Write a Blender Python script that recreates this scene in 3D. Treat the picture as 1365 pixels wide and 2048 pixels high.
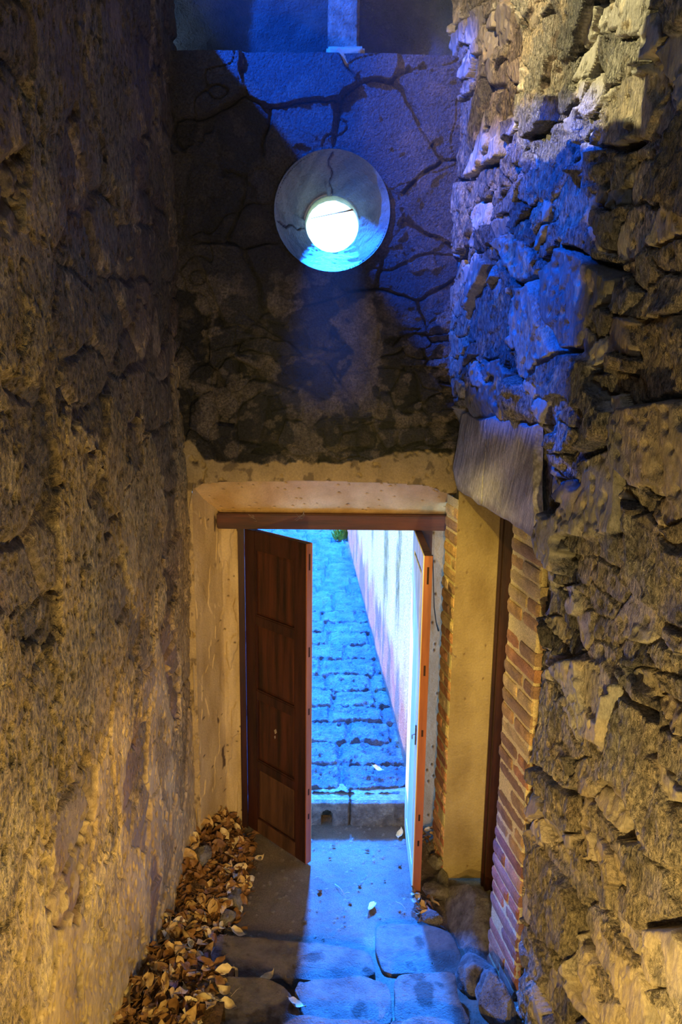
import bpy, bmesh, math, random
import numpy as np
from mathutils import Vector, Matrix, noise as mnoise

for o in list(bpy.data.objects): bpy.data.objects.remove(o)
SC = bpy.context.scene
COL = SC.collection
random.seed(7)
PI = math.pi

# ------------------------------------------------------------------ camera
IW, IH, FPX = 1365., 2048., 1500.
CXp, CYp = 682.5, 1024.
EYE = np.array([0., 0., 3.03])
_y = np.array([665-CXp, 724-CYp, FPX]); _y /= np.linalg.norm(_y)
_d = np.array([590-CXp, 8524-CYp, FPX]); _d -= _y*_d.dot(_y); _d /= np.linalg.norm(_d)
_z = -_d; _x = np.cross(_y, _z)
RC = np.stack([_x, _y, _z], 1)            # world axes in camera space (x right, y down, z forward)
cam_d = bpy.data.cameras.new('camera'); cam = bpy.data.objects.new('camera', cam_d); COL.objects.link(cam)
cam_d.sensor_fit = 'VERTICAL'; cam_d.sensor_height = 36.0; cam_d.lens = 36.0*FPX/IH
cam_d.clip_start = .02; cam_d.clip_end = 200
r_, d_, f_ = RC[0], RC[1], RC[2]
cam.matrix_world = Matrix(((r_[0], -d_[0], -f_[0], EYE[0]), (r_[1], -d_[1], -f_[1], EYE[1]),
                           (r_[2], -d_[2], -f_[2], EYE[2]), (0, 0, 0, 1)))
SC.camera = cam

def _ray(px, py): return RC.T @ np.array([(px-CXp)/FPX, (py-CYp)/FPX, 1.])
def atZ(px, py, z): v = _ray(px, py); return EYE + v*((z-EYE[2])/v[2])
def atY(px, py, y): v = _ray(px, py); return EYE + v*(y/v[1])

# ------------------------------------------------------------------ view, sky, lights
SC.view_settings.view_transform = 'Standard'; SC.view_settings.look = 'None'
SC.view_settings.exposure = 0.0; SC.view_settings.gamma = 1.0
SC.view_settings.use_curve_mapping = False
SC.cycles.max_bounces = 6; SC.cycles.diffuse_bounces = 4; SC.cycles.glossy_bounces = 2
SC.cycles.use_denoising = True
SC.cycles.sample_clamp_indirect = 6

W = bpy.data.worlds.new('sky'); SC.world = W; W.use_nodes = True
bg = W.node_tree.nodes['Background']
bg.inputs[1].default_value = 1.0
_nt = W.node_tree                      # pale bright band at the horizon, deep blue overhead
_tc = _nt.nodes.new('ShaderNodeTexCoord'); _sx = _nt.nodes.new('ShaderNodeSeparateXYZ'); _cr = _nt.nodes.new('ShaderNodeValToRGB')
_nt.links.new(_tc.outputs['Generated'], _sx.inputs[0]); _nt.links.new(_sx.outputs[2], _cr.inputs[0]); _sc = _nt.nodes.new('ShaderNodeVectorMath'); _sc.operation = 'SCALE'; _sc.inputs['Scale'].default_value = 5.0
_nt.links.new(_cr.outputs[0], _sc.inputs[0]); _nt.links.new(_sc.outputs[0], bg.inputs[0])
for _e, _p, _c in zip(_cr.color_ramp.elements, (.20, .38), ((.36, .62, 1, 1), (.02, .16, .66, 1))): _e.position = _p; _e.color = _c

def light(name, kind, loc, target, color, energy, **kw):
    l = bpy.data.lights.new(name, kind); o = bpy.data.objects.new(name, l); COL.objects.link(o)
    o.location = loc
    o.rotation_euler = (Vector(target)-Vector(loc)).to_track_quat('-Z', 'Y').to_euler()
    l.color = color; l.energy = energy
    for k, v in kw.items(): setattr(l, k, v)
    return o
# sun on the lane wall
light('sun', 'SUN', (-5, 8, 8), (-5+.80, 8-.30, 8-.52), (1, .84, .38), 7.5, angle=.01)
# open sky over the lane, shining down through the doorway
light('lane_skylight', 'AREA', (.0, 14.0, 8.9), (.1, 3.9, .6), (.008, .15, 1), 40000, shape='DISK', size=1.0)
light('lane_skylight_left', 'AREA', (-4.4, 12.6, 8.4), (.6, 3.7, .2), (.015, .15, 1), 9500, shape='DISK', size=1.3)
# daylight falling through the high opening in the left wall
light('high_daylight', 'SPOT', (-1.95, 3.30, 6.35), (.35, 3.95, 3.6), (.0, .095, 1), 3000, spot_size=1.5, spot_blend=.2, shadow_soft_size=.04)
# warm spot added beside the camera to brighten the door niche
light('niche_fill', 'SPOT', (.15, .15, 2.2), (-.1, 4.3, 1.0), (1, .60, .20), 310, spot_size=.80, spot_blend=.6, shadow_soft_size=.06)
# unseen point light added low on the stair to warm the walls
light('stair_fill', 'POINT', (.22, 1.20, 1.25), (0, 4, 1), (1, .70, .24), 92, shadow_soft_size=.025)
light('pier_fill', 'SPOT', (-.76, 1.9, 4.3), (.70, 4.02, 1.40), (1, .74, .16), 520, spot_size=.46, spot_blend=.8, shadow_soft_size=.02)  # added yellow spot that brightens the brick piers
light('cool_fill', 'AREA', (-.1, -.9, 4.6), (.5, 3.5, 2.6), (.80, .90, 1), 9, shape='RECTANGLE', size=.8, size_y=.5)  # cool fill added from the rear for the right wall
light('upper_wall_fill', 'SPOT', (-.6, 1.6, 5.4), (.74, 3.65, 4.4), (1, .68, .32), 520, spot_size=.62, spot_blend=.8, shadow_soft_size=.03)  # unseen warm spot added for the patch high on the right wall

# ------------------------------------------------------------------ noise in numpy
def _hash(ix, iy, s):
    h = (ix.astype(np.int64)*374761393 + iy.astype(np.int64)*668265263 + s*974711) & 0xffffffff
    h = ((h ^ (h >> 13))*1274126177) & 0xffffffff
    h = ((h ^ (h >> 16))*2246822519) & 0xffffffff
    return (h ^ (h >> 15)) & 0xffffffff
def rnd(ix, iy, s): return _hash(ix, iy, s)/4294967295.0
def perlin(x, y, s=0):
    x0 = np.floor(x); y0 = np.floor(y); fx = x-x0; fy = y-y0
    ux = fx*fx*fx*(fx*(fx*6-15)+10); uy = fy*fy*fy*(fy*(fy*6-15)+10)
    def g(i, j):
        a = rnd(x0+i, y0+j, s)*2*np.pi
        return np.cos(a)*(fx-i)+np.sin(a)*(fy-j)
    a = g(0, 0); b = g(1, 0); c = g(0, 1); d = g(1, 1)
    return ((a+(b-a)*ux)*(1-uy)+(c+(d-c)*ux)*uy)*1.5
def fbm(x, y, s=0, n=4, g=.5):
    t = 0; a = 1.; m = 0
    for i in range(n):
        t = t+a*perlin(x, y, s+i*17); m += a; a *= g; x = x*2.03; y = y*2.03
    return t/m
def ridge(x, y, s=0, n=3):
    t = 0; a = 1.; m = 0
    for i in range(n):
        t = t+a*(1-np.abs(perlin(x, y, s+i*31))*2.2); m += a; a *= .5; x = x*2.1; y = y*2.1
    return t/m
def worley(x, y, s=0, jit=.9):
    x0 = np.floor(x); y0 = np.floor(y)
    f1 = np.full(x.shape, 9.); f2 = f1.copy(); cid = np.zeros(x.shape); dx1 = np.zeros(x.shape); dy1 = np.zeros(x.shape)
    for i in (-1, 0, 1):
        for j in (-1, 0, 1):
            cx = x0+i; cy = y0+j
            px = cx+.5+(rnd(cx, cy, s)-.5)*jit; py = cy+.5+(rnd(cx, cy, s+5)-.5)*jit
            dx = x-px; dy = y-py; d = np.sqrt(dx*dx+dy*dy)
            c = rnd(cx, cy, s+9)
            near = d < f1
            f2 = np.where(near, f1, np.minimum(f2, d))
            cid = np.where(near, c, cid); dx1 = np.where(near, dx, dx1); dy1 = np.where(near, dy, dy1)
            f1 = np.where(near, d, f1)
    return f1, f2, cid, dx1, dy1
def sst(a, b, x):
    t = np.clip((x-a)/(b-a), 0, 1); return t*t*(3-2*t)
def smooth_tone(t, a=.25): return np.concatenate([t, np.full(t.shape[:-1]+(1,), a)], -1)
def mix(a, b, t):
    t = np.asarray(t)[..., None]; return np.asarray(a)*(1-t)+np.asarray(b)*t

# ------------------------------------------------------------------ materials
def new_mat(name):
    m = bpy.data.materials.new(name); m.use_nodes = True
    nt = m.node_tree; return m, nt, nt.nodes['Principled BSDF']
def N(nt, t, **kw):
    n = nt.nodes.new(t)
    for k, v in kw.items():
        if k.startswith('i_'): n.inputs[k[2:].replace('_', ' ')].default_value = v
        else: setattr(n, k, v)
    return n
def bump_chain(nt, bs, scales, strength=.6, dist=.01, coord='Object', mapscale=(1, 1, 1), coarse=None):
    L = nt.links
    tc = N(nt, 'ShaderNodeTexCoord'); mp = N(nt, 'ShaderNodeMapping'); mp.inputs['Scale'].default_value = mapscale
    L.new(tc.outputs[coord], mp.inputs[0])
    prev = None
    for s, st in scales:
        n = N(nt, 'ShaderNodeTexNoise'); n.inputs['Scale'].default_value = s; n.inputs['Detail'].default_value = 5; n.inputs['Roughness'].default_value = .65
        L.new(mp.outputs[0], n.inputs['Vector'])
        b = N(nt, 'ShaderNodeBump'); b.inputs['Strength'].default_value = st; b.inputs['Distance'].default_value = dist
        L.new(n.outputs['Fac'], b.inputs['Height'])
        if prev: L.new(prev.outputs[0], b.inputs['Normal'])
        if coarse:
            mm = N(nt, 'ShaderNodeMath', operation='MULTIPLY'); mm.inputs[1].default_value = st; L.new(coarse, mm.inputs[0]); L.new(mm.outputs[0], b.inputs['Strength'])
        prev = b
    L.new(prev.outputs[0], bs.inputs['Normal'])
    return mp
def mat_attr(name, scales, var=.5, rough=.85, dist=.012, spec=.25, varscale=90, mapscale=(1, 1, 1), lo=.3, hi=.7):
    """albedo from the mesh attribute 'tone' varied by a fine speckle"""
    m, nt, bs = new_mat(name); L = nt.links
    a = N(nt, 'ShaderNodeAttribute', attribute_name='tone')
    mp = bump_chain(nt, bs, scales, dist=dist, mapscale=mapscale, coarse=a.outputs['Alpha'])
    n = N(nt, 'ShaderNodeTexNoise'); n.inputs['Scale'].default_value = varscale; n.inputs['Detail'].default_value = 6; n.inputs['Roughness'].default_value = .7
    L.new(mp.outputs[0], n.inputs['Vector'])
    r = N(nt, 'ShaderNodeMapRange'); r.inputs['From Min'].default_value = lo; r.inputs['From Max'].default_value = hi
    r.inputs['To Min'].default_value = 1-var; r.inputs['To Max'].default_value = 1+var
    L.new(n.outputs['Fac'], r.inputs['Value'])
    fm = N(nt, 'ShaderNodeMix', data_type='FLOAT'); L.new(a.outputs['Alpha'], fm.inputs[0]); fm.inputs[2].default_value = 1.0; L.new(r.outputs[0], fm.inputs[3])
    v = N(nt, 'ShaderNodeVectorMath', operation='SCALE'); L.new(a.outputs['Color'], v.inputs[0]); L.new(fm.outputs[0], v.inputs['Scale'])
    L.new(v.outputs[0], bs.inputs['Base Color'])
    bs.inputs['Roughness'].default_value = rough; bs.inputs['Specular IOR Level'].default_value = spec
    return m
def mat_noise(name, c1, c2, scale=8, rough=.8, scales=((60, .4),), mapscale=(1, 1, 1), dist=.008, spec=.3, lo=.35, hi=.65, c3=None, s3=3):
    m, nt, bs = new_mat(name); L = nt.links
    mp = bump_chain(nt, bs, scales, dist=dist, mapscale=mapscale)
    n = N(nt, 'ShaderNodeTexNoise'); n.inputs['Scale'].default_value = scale; n.inputs['Detail'].default_value = 6; n.inputs['Roughness'].default_value = .65
    L.new(mp.outputs[0], n.inputs['Vector'])
    cr = N(nt, 'ShaderNodeValToRGB'); cr.color_ramp.elements[0].position = lo; cr.color_ramp.elements[1].position = hi
    cr.color_ramp.elements[0].color = (*c1, 1); cr.color_ramp.elements[1].color = (*c2, 1)
    L.new(n.outputs['Fac'], cr.inputs[0]); out = cr.outputs[0]
    if c3:
        n2 = N(nt, 'ShaderNodeTexNoise'); n2.inputs['Scale'].default_value = s3; n2.inputs['Detail'].default_value = 5
        L.new(mp.outputs[0], n2.inputs['Vector'])
        c_ = N(nt, 'ShaderNodeValToRGB'); c_.color_ramp.elements[0].position = .56; c_.color_ramp.elements[1].position = .63
        L.new(n2.outputs['Fac'], c_.inputs[0])
        mx = N(nt, 'ShaderNodeMix', data_type='RGBA'); L.new(c_.outputs[0], mx.inputs['Factor'])
        L.new(out, mx.inputs[6]); mx.inputs[7].default_value = (*c3, 1); out = mx.outputs[2]
    L.new(out, bs.inputs['Base Color'])
    bs.inputs['Roughness'].default_value = rough; bs.inputs['Specular IOR Level'].default_value = spec
    return m

M = {}
M['rubble'] = mat_attr('rubble_stone', ((26, 1.), (80, 1.)), var=.8, dist=.045, rough=.5, spec=.6, mapscale=(1, 1, .38), lo=.36, hi=.64)
M['render'] = mat_attr('old_lime_render', ((26, 1.), (80, 1.0)), var=.55, dist=.03, rough=.6, spec=.45)
M['leftwall'] = mat_attr('pitted_lime_render', ((22, 1.), (60, 1.0)), var=.72, dist=.045, rough=.5, spec=.55, varscale=60, mapscale=(1, 1, .6), lo=.38, hi=.62)
M['endstone'] = mat_attr('sooty_stone', ((24, 1.), (70, 1.)), var=.8, dist=.045, rough=.55, spec=.5)
M['ground'] = mat_attr('dusty_ground', ((40, .8), (160, .9)), var=.35, dist=.012, varscale=130)
M['cobble'] = mat_attr('lane_stone', ((25, 1.0), (90, 1.0)), var=.5, dist=.04, rough=.42, spec=.7, varscale=40)
M['brick'] = mat_attr('old_brick', ((70, .7), (200, .8)), var=.4, dist=.006, varscale=150)
M['plaster'] = mat_noise('ochre_plaster', (.36, .25, .11), (.60, .46, .25), 5, .85, ((14, .35), (90, .5)), dist=.01, c3=(.30, .21, .11), s3=6)
M['plaster_pale'] = mat_noise('pale_plaster', (.34, .28, .17), (.55, .47, .31), 4, .85, ((12, .35), (90, .5)), dist=.01, c3=(.22, .17, .11), s3=5)
M['chip'] = mat_noise('dark_chip', (.03, .022, .015), (.08, .055, .035), 30)
M['redwood'] = mat_noise('dark_red_wood', (.016, .006, .005), (.062, .018, .011), 3, .5, ((30, .3), (90, .3)), mapscale=(6, 6, .6), dist=.004, spec=.4)
M['beamwood'] = mat_noise('beam_wood', (.02, .007, .005), (.12, .03, .015), 2.5, .5, ((30, .3), (90, .3)), mapscale=(.6, 6, 8), dist=.004, spec=.4)
M['panelwood'] = mat_noise('panel_wood', (.018, .007, .005), (.10, .028, .013), 2.6, .5, ((30, .3), (90, .3)), mapscale=(7, 7, .5), dist=.004, spec=.4)
M['dustwood'] = mat_noise('dusty_wood', (.05, .024, .014), (.13, .06, .03), 2.6, .65, ((30, .3), (90, .3)), mapscale=(5, 5, .7), dist=.004)
M['edgewood'] = mat_noise('orange_edge_wood', (.20, .06, .02), (.38, .125, .035), 3, .45, ((60, .3),), mapscale=(6, 6, .5), dist=.003, spec=.4)
M['palewood'] = mat_noise('pale_wood', (.52, .46, .20), (.80, .74, .45), 3, .5, ((60, .3),), mapscale=(6, 6, .5), dist=.003)
M['slot'] = mat_noise('mortise_dark', (.02, .008, .004), (.04, .015, .008), 30)
M['iron'] = mat_noise('rusty_iron', (.03, .018, .012), (.10, .05, .03), 60, .6)
M['slab'] = mat_noise('step_stone', (.10, .077, .05), (.27, .22, .155), 6, .62, ((22, .8), (110, 1.)), dist=.018, c3=(.075, .055, .03), s3=6)
M['rock'] = mat_noise('rough_rock', (.14, .115, .085), (.44, .39, .30), 12, .7, ((18, 1.), (70, 1.)), dist=.03)
M['weathered'] = mat_noise('grey_weathered_lintel', (.16, .145, .12), (.42, .39, .33), 3, .8, ((22, .9), (70, .6)), mapscale=(1.5, 7, 1.2), dist=.012)
M['black'] = mat_noise('black_rubber', (.01, .01, .01), (.02, .02, .02), 30, .5)
M['web'] = mat_noise('dusty_cobweb', (.30, .24, .18), (.45, .38, .3), 30, .9)
M['twig'] = mat_noise('dry_twig', (.35, .27, .15), (.55, .45, .28), 30, .8)
M['leaf1'] = mat_noise('dry_leaf_tan', (.36, .22, .07), (.68, .47, .20), 12, .55, ((60, .3),), spec=.4)
M['leaf2'] = mat_noise('dry_leaf_brown', (.14, .065, .02), (.32, .16, .05), 12, .5, ((60, .3),), spec=.4)
M['leaf3'] = mat_noise('dry_leaf_straw', (.52, .40, .18), (.80, .66, .38), 12, .6, ((60, .3),), spec=.4)
M['litter'] = mat_noise('leaf_litter', (.06, .03, .012), (.22, .12, .04), 25, .9, ((30, 1.), (90, 1.)), dist=.02)
M['lanewall_far'] = mat_noise('far_house_render', (.5, .45, .33), (.75, .68, .5), 3)
M['recess_dark'] = mat_noise('dark_recess_masonry', (.02, .02, .022), (.07, .06, .055), 5, .8, ((20, .8), (80, .8)), dist=.02)  # darkness of the recess above the ledge put into the colour
M['green'] = mat_noise('shrub_green', (.05, .10, .01), (.22, .32, .04), 20)

# ------------------------------------------------------------------ object helpers
def put(o, parent=None, **tags):
    COL.objects.link(o)
    if parent: o.parent = parent
    for k, v in tags.items(): o[k] = v
    return o
def empty(name, loc=(0, 0, 0), **tags):
    o = bpy.data.objects.new(name, None); o.location = loc; o.empty_display_size = .1
    bpy.context.view_layer.update() if False else None
    return put(o, **tags)
def from_bm(name, bm, mat, parent=None, smooth=False, **tags):
    bmesh.ops.recalc_face_normals(bm, faces=bm.faces)
    me = bpy.data.meshes.new(name); bm.to_mesh(me); bm.free()
    if smooth: me.polygons.foreach_set('use_smooth', [True]*len(me.polygons))
    me.materials.append(mat)
    return put(bpy.data.objects.new(name, me), parent, **tags)
def np_mesh(name, P, F, tone, mat, smooth=True, parent=None, **tags):
    """P (n,3), F (m,4) quads, tone (n,3) albedo"""
    me = bpy.data.meshes.new(name)
    me.vertices.add(len(P)); me.vertices.foreach_set('co', np.ascontiguousarray(P, dtype=np.float32).ravel())
    m = len(F)
    me.loops.add(m*4); me.loops.foreach_set('vertex_index', np.ascontiguousarray(F, dtype=np.int32).ravel())
    me.polygons.add(m); me.polygons.foreach_set('loop_start', np.arange(0, m*4, 4, dtype=np.int32))
    me.polygons.foreach_set('loop_total', np.full(m, 4, dtype=np.int32))
    me.polygons.foreach_set('use_smooth', np.full(m, smooth))
    me.update(calc_edges=True)
    if tone is not None:
        at = me.attributes.new('tone', 'FLOAT_COLOR', 'POINT')
        c = np.ones((len(P), 4), dtype=np.float32); c[:, :tone.shape[1]] = np.clip(tone, .004, 1)
        at.data.foreach_set('color', c.ravel())
    me.materials.append(mat)
    return put(bpy.data.objects.new(name, me), parent, **tags)
def grid_faces(nu, nv, keep=None, flip=False):
    i = np.arange(nu-1)[:, None]; j = np.arange(nv-1)[None, :]
    a = i*nv+j; F = np.stack([a, a+nv, a+nv+1, a+1], -1)
    if flip: F = F[..., ::-1]
    F = F.reshape(-1, 4)
    if keep is not None: F = F[keep.reshape(-1)]
    return F
def box(bm, x0, x1, y0, y1, z0, z1):
    vs = [bm.verts.new((x, y, z)) for x in (x0, x1) for y in (y0, y1) for z in (z0, z1)]
    for f in ((0, 1, 3, 2), (4, 6, 7, 5), (0, 4, 5, 1), (2, 3, 7, 6), (0, 2, 6, 4), (1, 5, 7, 3)):
        bm.faces.new([vs[k] for k in f])
    return vs
def bev(bm, w=.003, seg=2):
    bmesh.ops.bevel(bm, geom=list(bm.edges), offset=w, segments=seg, affect='EDGES', clamp_overlap=True)
def box_obj(name, dims, mat, parent=None, b=.003, **tags):
    bm = bmesh.new(); box(bm, *dims)
    if b: bev(bm, b)
    return from_bm(name, bm, mat, parent, **tags)
def tube(bm, pts, r, n=6):
    rings = []
    pts = [Vector(p) for p in pts]
    for k, p in enumerate(pts):
        t = (pts[min(k+1, len(pts)-1)]-pts[max(k-1, 0)]).normalized()
        u = t.orthogonal().normalized(); v = t.cross(u)
        rr = r[k] if isinstance(r, (list, tuple)) else r
        rings.append([bm.verts.new(p+(u*math.cos(a)+v*math.sin(a))*rr) for a in [2*PI*i/n for i in range(n)]])
    for a, b in zip(rings, rings[1:]):
        for i in range(n): bm.faces.new((a[i], a[(i+1) % n], b[(i+1) % n], b[i]))
    bm.faces.new(rings[0][::-1]); bm.faces.new(rings[-1])
def spaced(*segs):
    out = []
    for a, b, st in segs: out += list(np.arange(a, b, st))
    out.append(segs[-1][1]); return np.array(out)

# ================================================================== STRUCTURE
XL = -.85                        # left wall
YE = 4.195                       # end wall face
def xr(y): return .67+.157*(4.2-y)   # right wall face, splayed
OC = (-.008, 3.806); OR = .298   # round window centre (x, z), outer radius

# ---- left wall: old render over rubble, pitted, patches fallen away
def build_left():
    yy = spaced((-1.6, 1.5, .03), (1.5, 4.3, .0055)); zz = spaced((-.35, 4.95, .0065), (4.95, 5.7, .03))
    Y, Z = np.meshgrid(yy, zz, indexing='ij')
    wx = Y+.05*fbm(Y*3, Z*3, 3); wz = Z+.05*fbm(Y*3, Z*3, 8)
    f1, f2, cid, dx, dy = worley(wx/.34, wz/.21, 11)
    e = f2-f1
    stone = .022*sst(0, .22, e)*(.5+.7*cid)+.02*dx*(cid-.5)+.018*dy*(np.modf(cid*7)[0]-.5)
    lose = fbm(Y*1.5, Z*1.1, 21, 5)+.30*np.clip((Z-2.1)/1.6, -.6, .7)+.05*fbm(Y*22, Z*22, 23, 2)
    bare = sst(.075, .095, lose)
    coat2 = sst(-.05, -.03, fbm(Y*2.1, Z*1.7, 33, 6)+.08*fbm(Y*25, Z*20, 35, 2))
    h = .024*(1-bare)+stone*bare+.011*coat2*(1-bare)
    h += .010*fbm(Y*6, Z*6, 41, 5)+.030*fbm(Y*1.3, Z*1.3, 44, 2)
    # pits pecked in the render
    p1, p2, pc, _, _ = worley(Y/.055, Z/.075, 51)
    pit = (pc > .66)*(1-sst(.12, .30, p1))
    q1, _, qc, _, _ = worley(Y/.02, Z/.028, 55)
    pit2 = (qc > .7)*(1-sst(.15, .4, q1))
    h -= .018*pit*(1-.4*bare)+.008*pit2
    cr = np.abs(perlin(Y*1.7+.3*perlin(Y*6, Z*6, 62), Z*1.2, 61)); crack = 1-sst(.004, .02, cr)
    cr2 = np.abs(perlin(Y*2.6+.25*perlin(Y*7, Z*7, 64), Z*1.9, 63)); crack2 = (1-sst(.003, .014, cr2))*sst(0, .2, perlin(Y*2, Z*2, 65))
    h -= .020*crack*sst(-.1, .15, perlin(Y*2.2, Z*1.6, 66))+.012*crack2
    # plaster thickens beside the doorway
    X = XL+h
    n1 = fbm(Y*3, Z*2.5, 71, 5)[...]; n2 = fbm(Y*14, Z*10, 75, 4)
    tone = mix((.36, .25, .105), (.58, .44, .22), np.clip(.5+n1*1.1, 0, 1))
    tone = mix(tone, (.27, .19, .09), sst(.05, .4, n2)*.7)
    tone = mix(tone, (.24, .17, .08), (1-coat2)*.55)
    tone = mix(tone, (.66, .52, .28), sst(.10, .28, fbm(Y*5, Z*3, 79, 4))*.6)
    tone = mix(tone, (.06, .04, .02), np.clip(pit*.8+pit2*.5, 0, 1))  # pits coloured dark: shade of the hollows painted in
    st = mix((.10, .075, .05), (.24, .18, .12), cid)
    st = mix(st, (.17, .085, .06), sst(.1, .3, fbm(Y*1.5, Z*1.2, 83, 2))*.5)
    tone = mix(tone, st, bare*.9)
    top_dark = sst(.0, 1., np.clip((Z-2.3)/1.7, 0, 1)+.5*fbm(Y*2.4, Z*2, 87, 4))  # uneven darkening towards the top, put into the colour
    tone = mix(tone, (.07, .052, .042), top_dark*.72)
    tone = mix(tone, (.40, .30, .17), (sst(.24, .3, fbm(Y*7, Z*4, 91, 4)))*.8*(1-top_dark*.3))
    co = np.clip(.62+.9*fbm(Y*2.2, Z*1.8, 93, 4)+.25*sst(1.0, 2.4, Z)-.30*sst(1.1, .4, Z)-.35*coat2*sst(1.9, 1.0, Z), .22, 1)
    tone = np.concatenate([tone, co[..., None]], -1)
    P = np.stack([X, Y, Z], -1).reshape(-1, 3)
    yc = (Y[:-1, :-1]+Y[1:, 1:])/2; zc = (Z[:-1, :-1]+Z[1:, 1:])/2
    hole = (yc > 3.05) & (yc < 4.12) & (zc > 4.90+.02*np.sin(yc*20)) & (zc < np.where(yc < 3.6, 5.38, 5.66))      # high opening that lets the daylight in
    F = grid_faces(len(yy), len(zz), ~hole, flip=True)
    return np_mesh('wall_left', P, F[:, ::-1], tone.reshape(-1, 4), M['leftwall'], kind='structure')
build_left()
bm = bmesh.new()   # masonry round the high opening (reveal)
box(bm, -1.2, XL+.0, 3.0, 3.06, 4.85, 5.6); box(bm, -1.2, XL+.0, 4.12, 4.2, 4.85, 5.6); box(bm, -1.2, XL-.01, 3.0, 4.2, 4.80, 4.88)
from_bm('window_2', bm, M['rock'], kind='structure', label='rough opening high in the left wall')

# ---- right wall: rubble of slabs with deep joints
def build_right():
    yy = spaced((-1.6, 1.7, .03), (1.7, 4.32, .0055)); zz = spaced((-.35, 4.95, .0065), (4.95, 5.7, .03))
    Y, Z = np.meshgrid(yy, zz, indexing='ij')
    wy = Y+.07*fbm(Y*2.6, Z*2.6, 103, 3)+.10*Z*.3; wz = Z+.07*fbm(Y*2.6, Z*2.6, 108, 3)
    def layer(sy, sz, s):
        f1, f2, c, dx, dy = worley(wy/sy, wz/sz, s)
        e = f2-f1; c2 = np.modf(c*13.7)[0]; c3 = np.modf(c*37.3)[0]
        hh = sst(.015, .085, e)*(.045+.045*c)+.10*dx*(c2-.5)+.09*dy*(c3-.5)
        return hh, c, e
    hA, cA, eA = layer(.50, .33, 111)
    hB, cB, eB = layer(.16, .10, 121)
    sel = sst(.03, .07, fbm(Y*1.9, Z*2.6, 131, 3))
    h = hA*(1-sel)+(hB*.8)*sel
    cid = np.where(sel > .5, cB, cA); e = np.where(sel > .5, eB, eA)
    # flaking of each slab and mortar smears
    h += .022*ridge(Y*6+cid*9, Z*2.2, 141, 4)*.45+(.010+.016*(np.modf(cid*29)[0] > .45))*fbm(Y*15, Z*6, 145, 4)+.010*ridge(Y*22, Z*7, 149, 2)*.6*(np.modf(cid*29)[0] > .45)
    fl = fbm(Y*5+cid*5, Z*4, 147, 4); h += .010*sst(.02, .05, fl)+.008*sst(-.2, -.17, fl)
    mort = sst(.15, .19, fbm(Y*2.3, Z*2.0, 151, 4)+.06*fbm(Y*20, Z*20, 153, 2))
    h = h*(1-mort*.6)+mort*.035
    p1, p2, pc, _, _ = worley(Y/.05, Z/.06, 155); h -= .014*(pc > .6)*(1-sst(.1, .35, p1))
    h += .022*fbm(Y*1.1, Z*.9, 161, 2)
    # around door and lintel the face is dressed flat
    flat = (sst(2.82, 2.93, Y+.03*perlin(Y*9, Z*9, 5)))*(1-sst(2.72, 2.86, Z+.05*perlin(Y*8, Z*5, 6)))
    h = h*(1-flat)+(-.01)*flat
    X = xr(Y)-h*.9+.026
    tone = mix((.11, .105, .09), (.40, .375, .31), np.modf(cid*5.3)[0])
    tone = mix(tone, (.40, .30, .14), sst(1.9, .7, Z+.5*fbm(Y*1.5, Z*1.5, 173, 3))*.6)
    tone = mix(tone, (.40, .29, .16), sst(.1, .35, fbm(Y*1.2, Z*.9, 171, 3))*.45)
    tone = mix(tone, (.44, .37, .26), mort*.65)
    tone = mix(tone, (.10, .085, .065), sst(.1, .35, fbm(Y*8, Z*5, 175, 4))*.6)
    tone = mix(tone, (.50, .40, .24), sst(.20, .30, fbm(Y*11, Z*8, 177, 4))*.55)
    P = np.stack([X, Y, Z], -1).reshape(-1, 3)
    yc = (Y[:-1, :-1]+Y[1:, 1:])/2; zc = (Z[:-1, :-1]+Z[1:, 1:])/2
    hole = (yc > 3.262) & (yc < 4.005) & (zc < 2.34)
    co = np.clip(.35+.75*(np.modf(cid*29)[0] > .45)+.5*fbm(Y*3, Z*3, 179, 3)+.4*mort, .25, 1)
    tone = mix(tone, (.05, .045, .035), (1-sst(.0, .05, e))*.6*(1-mort))
    tone = np.concatenate([tone, co[..., None]], -1)
    return np_mesh('wall_right', P, grid_faces(len(yy), len(zz), ~hole), tone.reshape(-1, 4), M['rubble'], kind='structure')
build_right()

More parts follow.
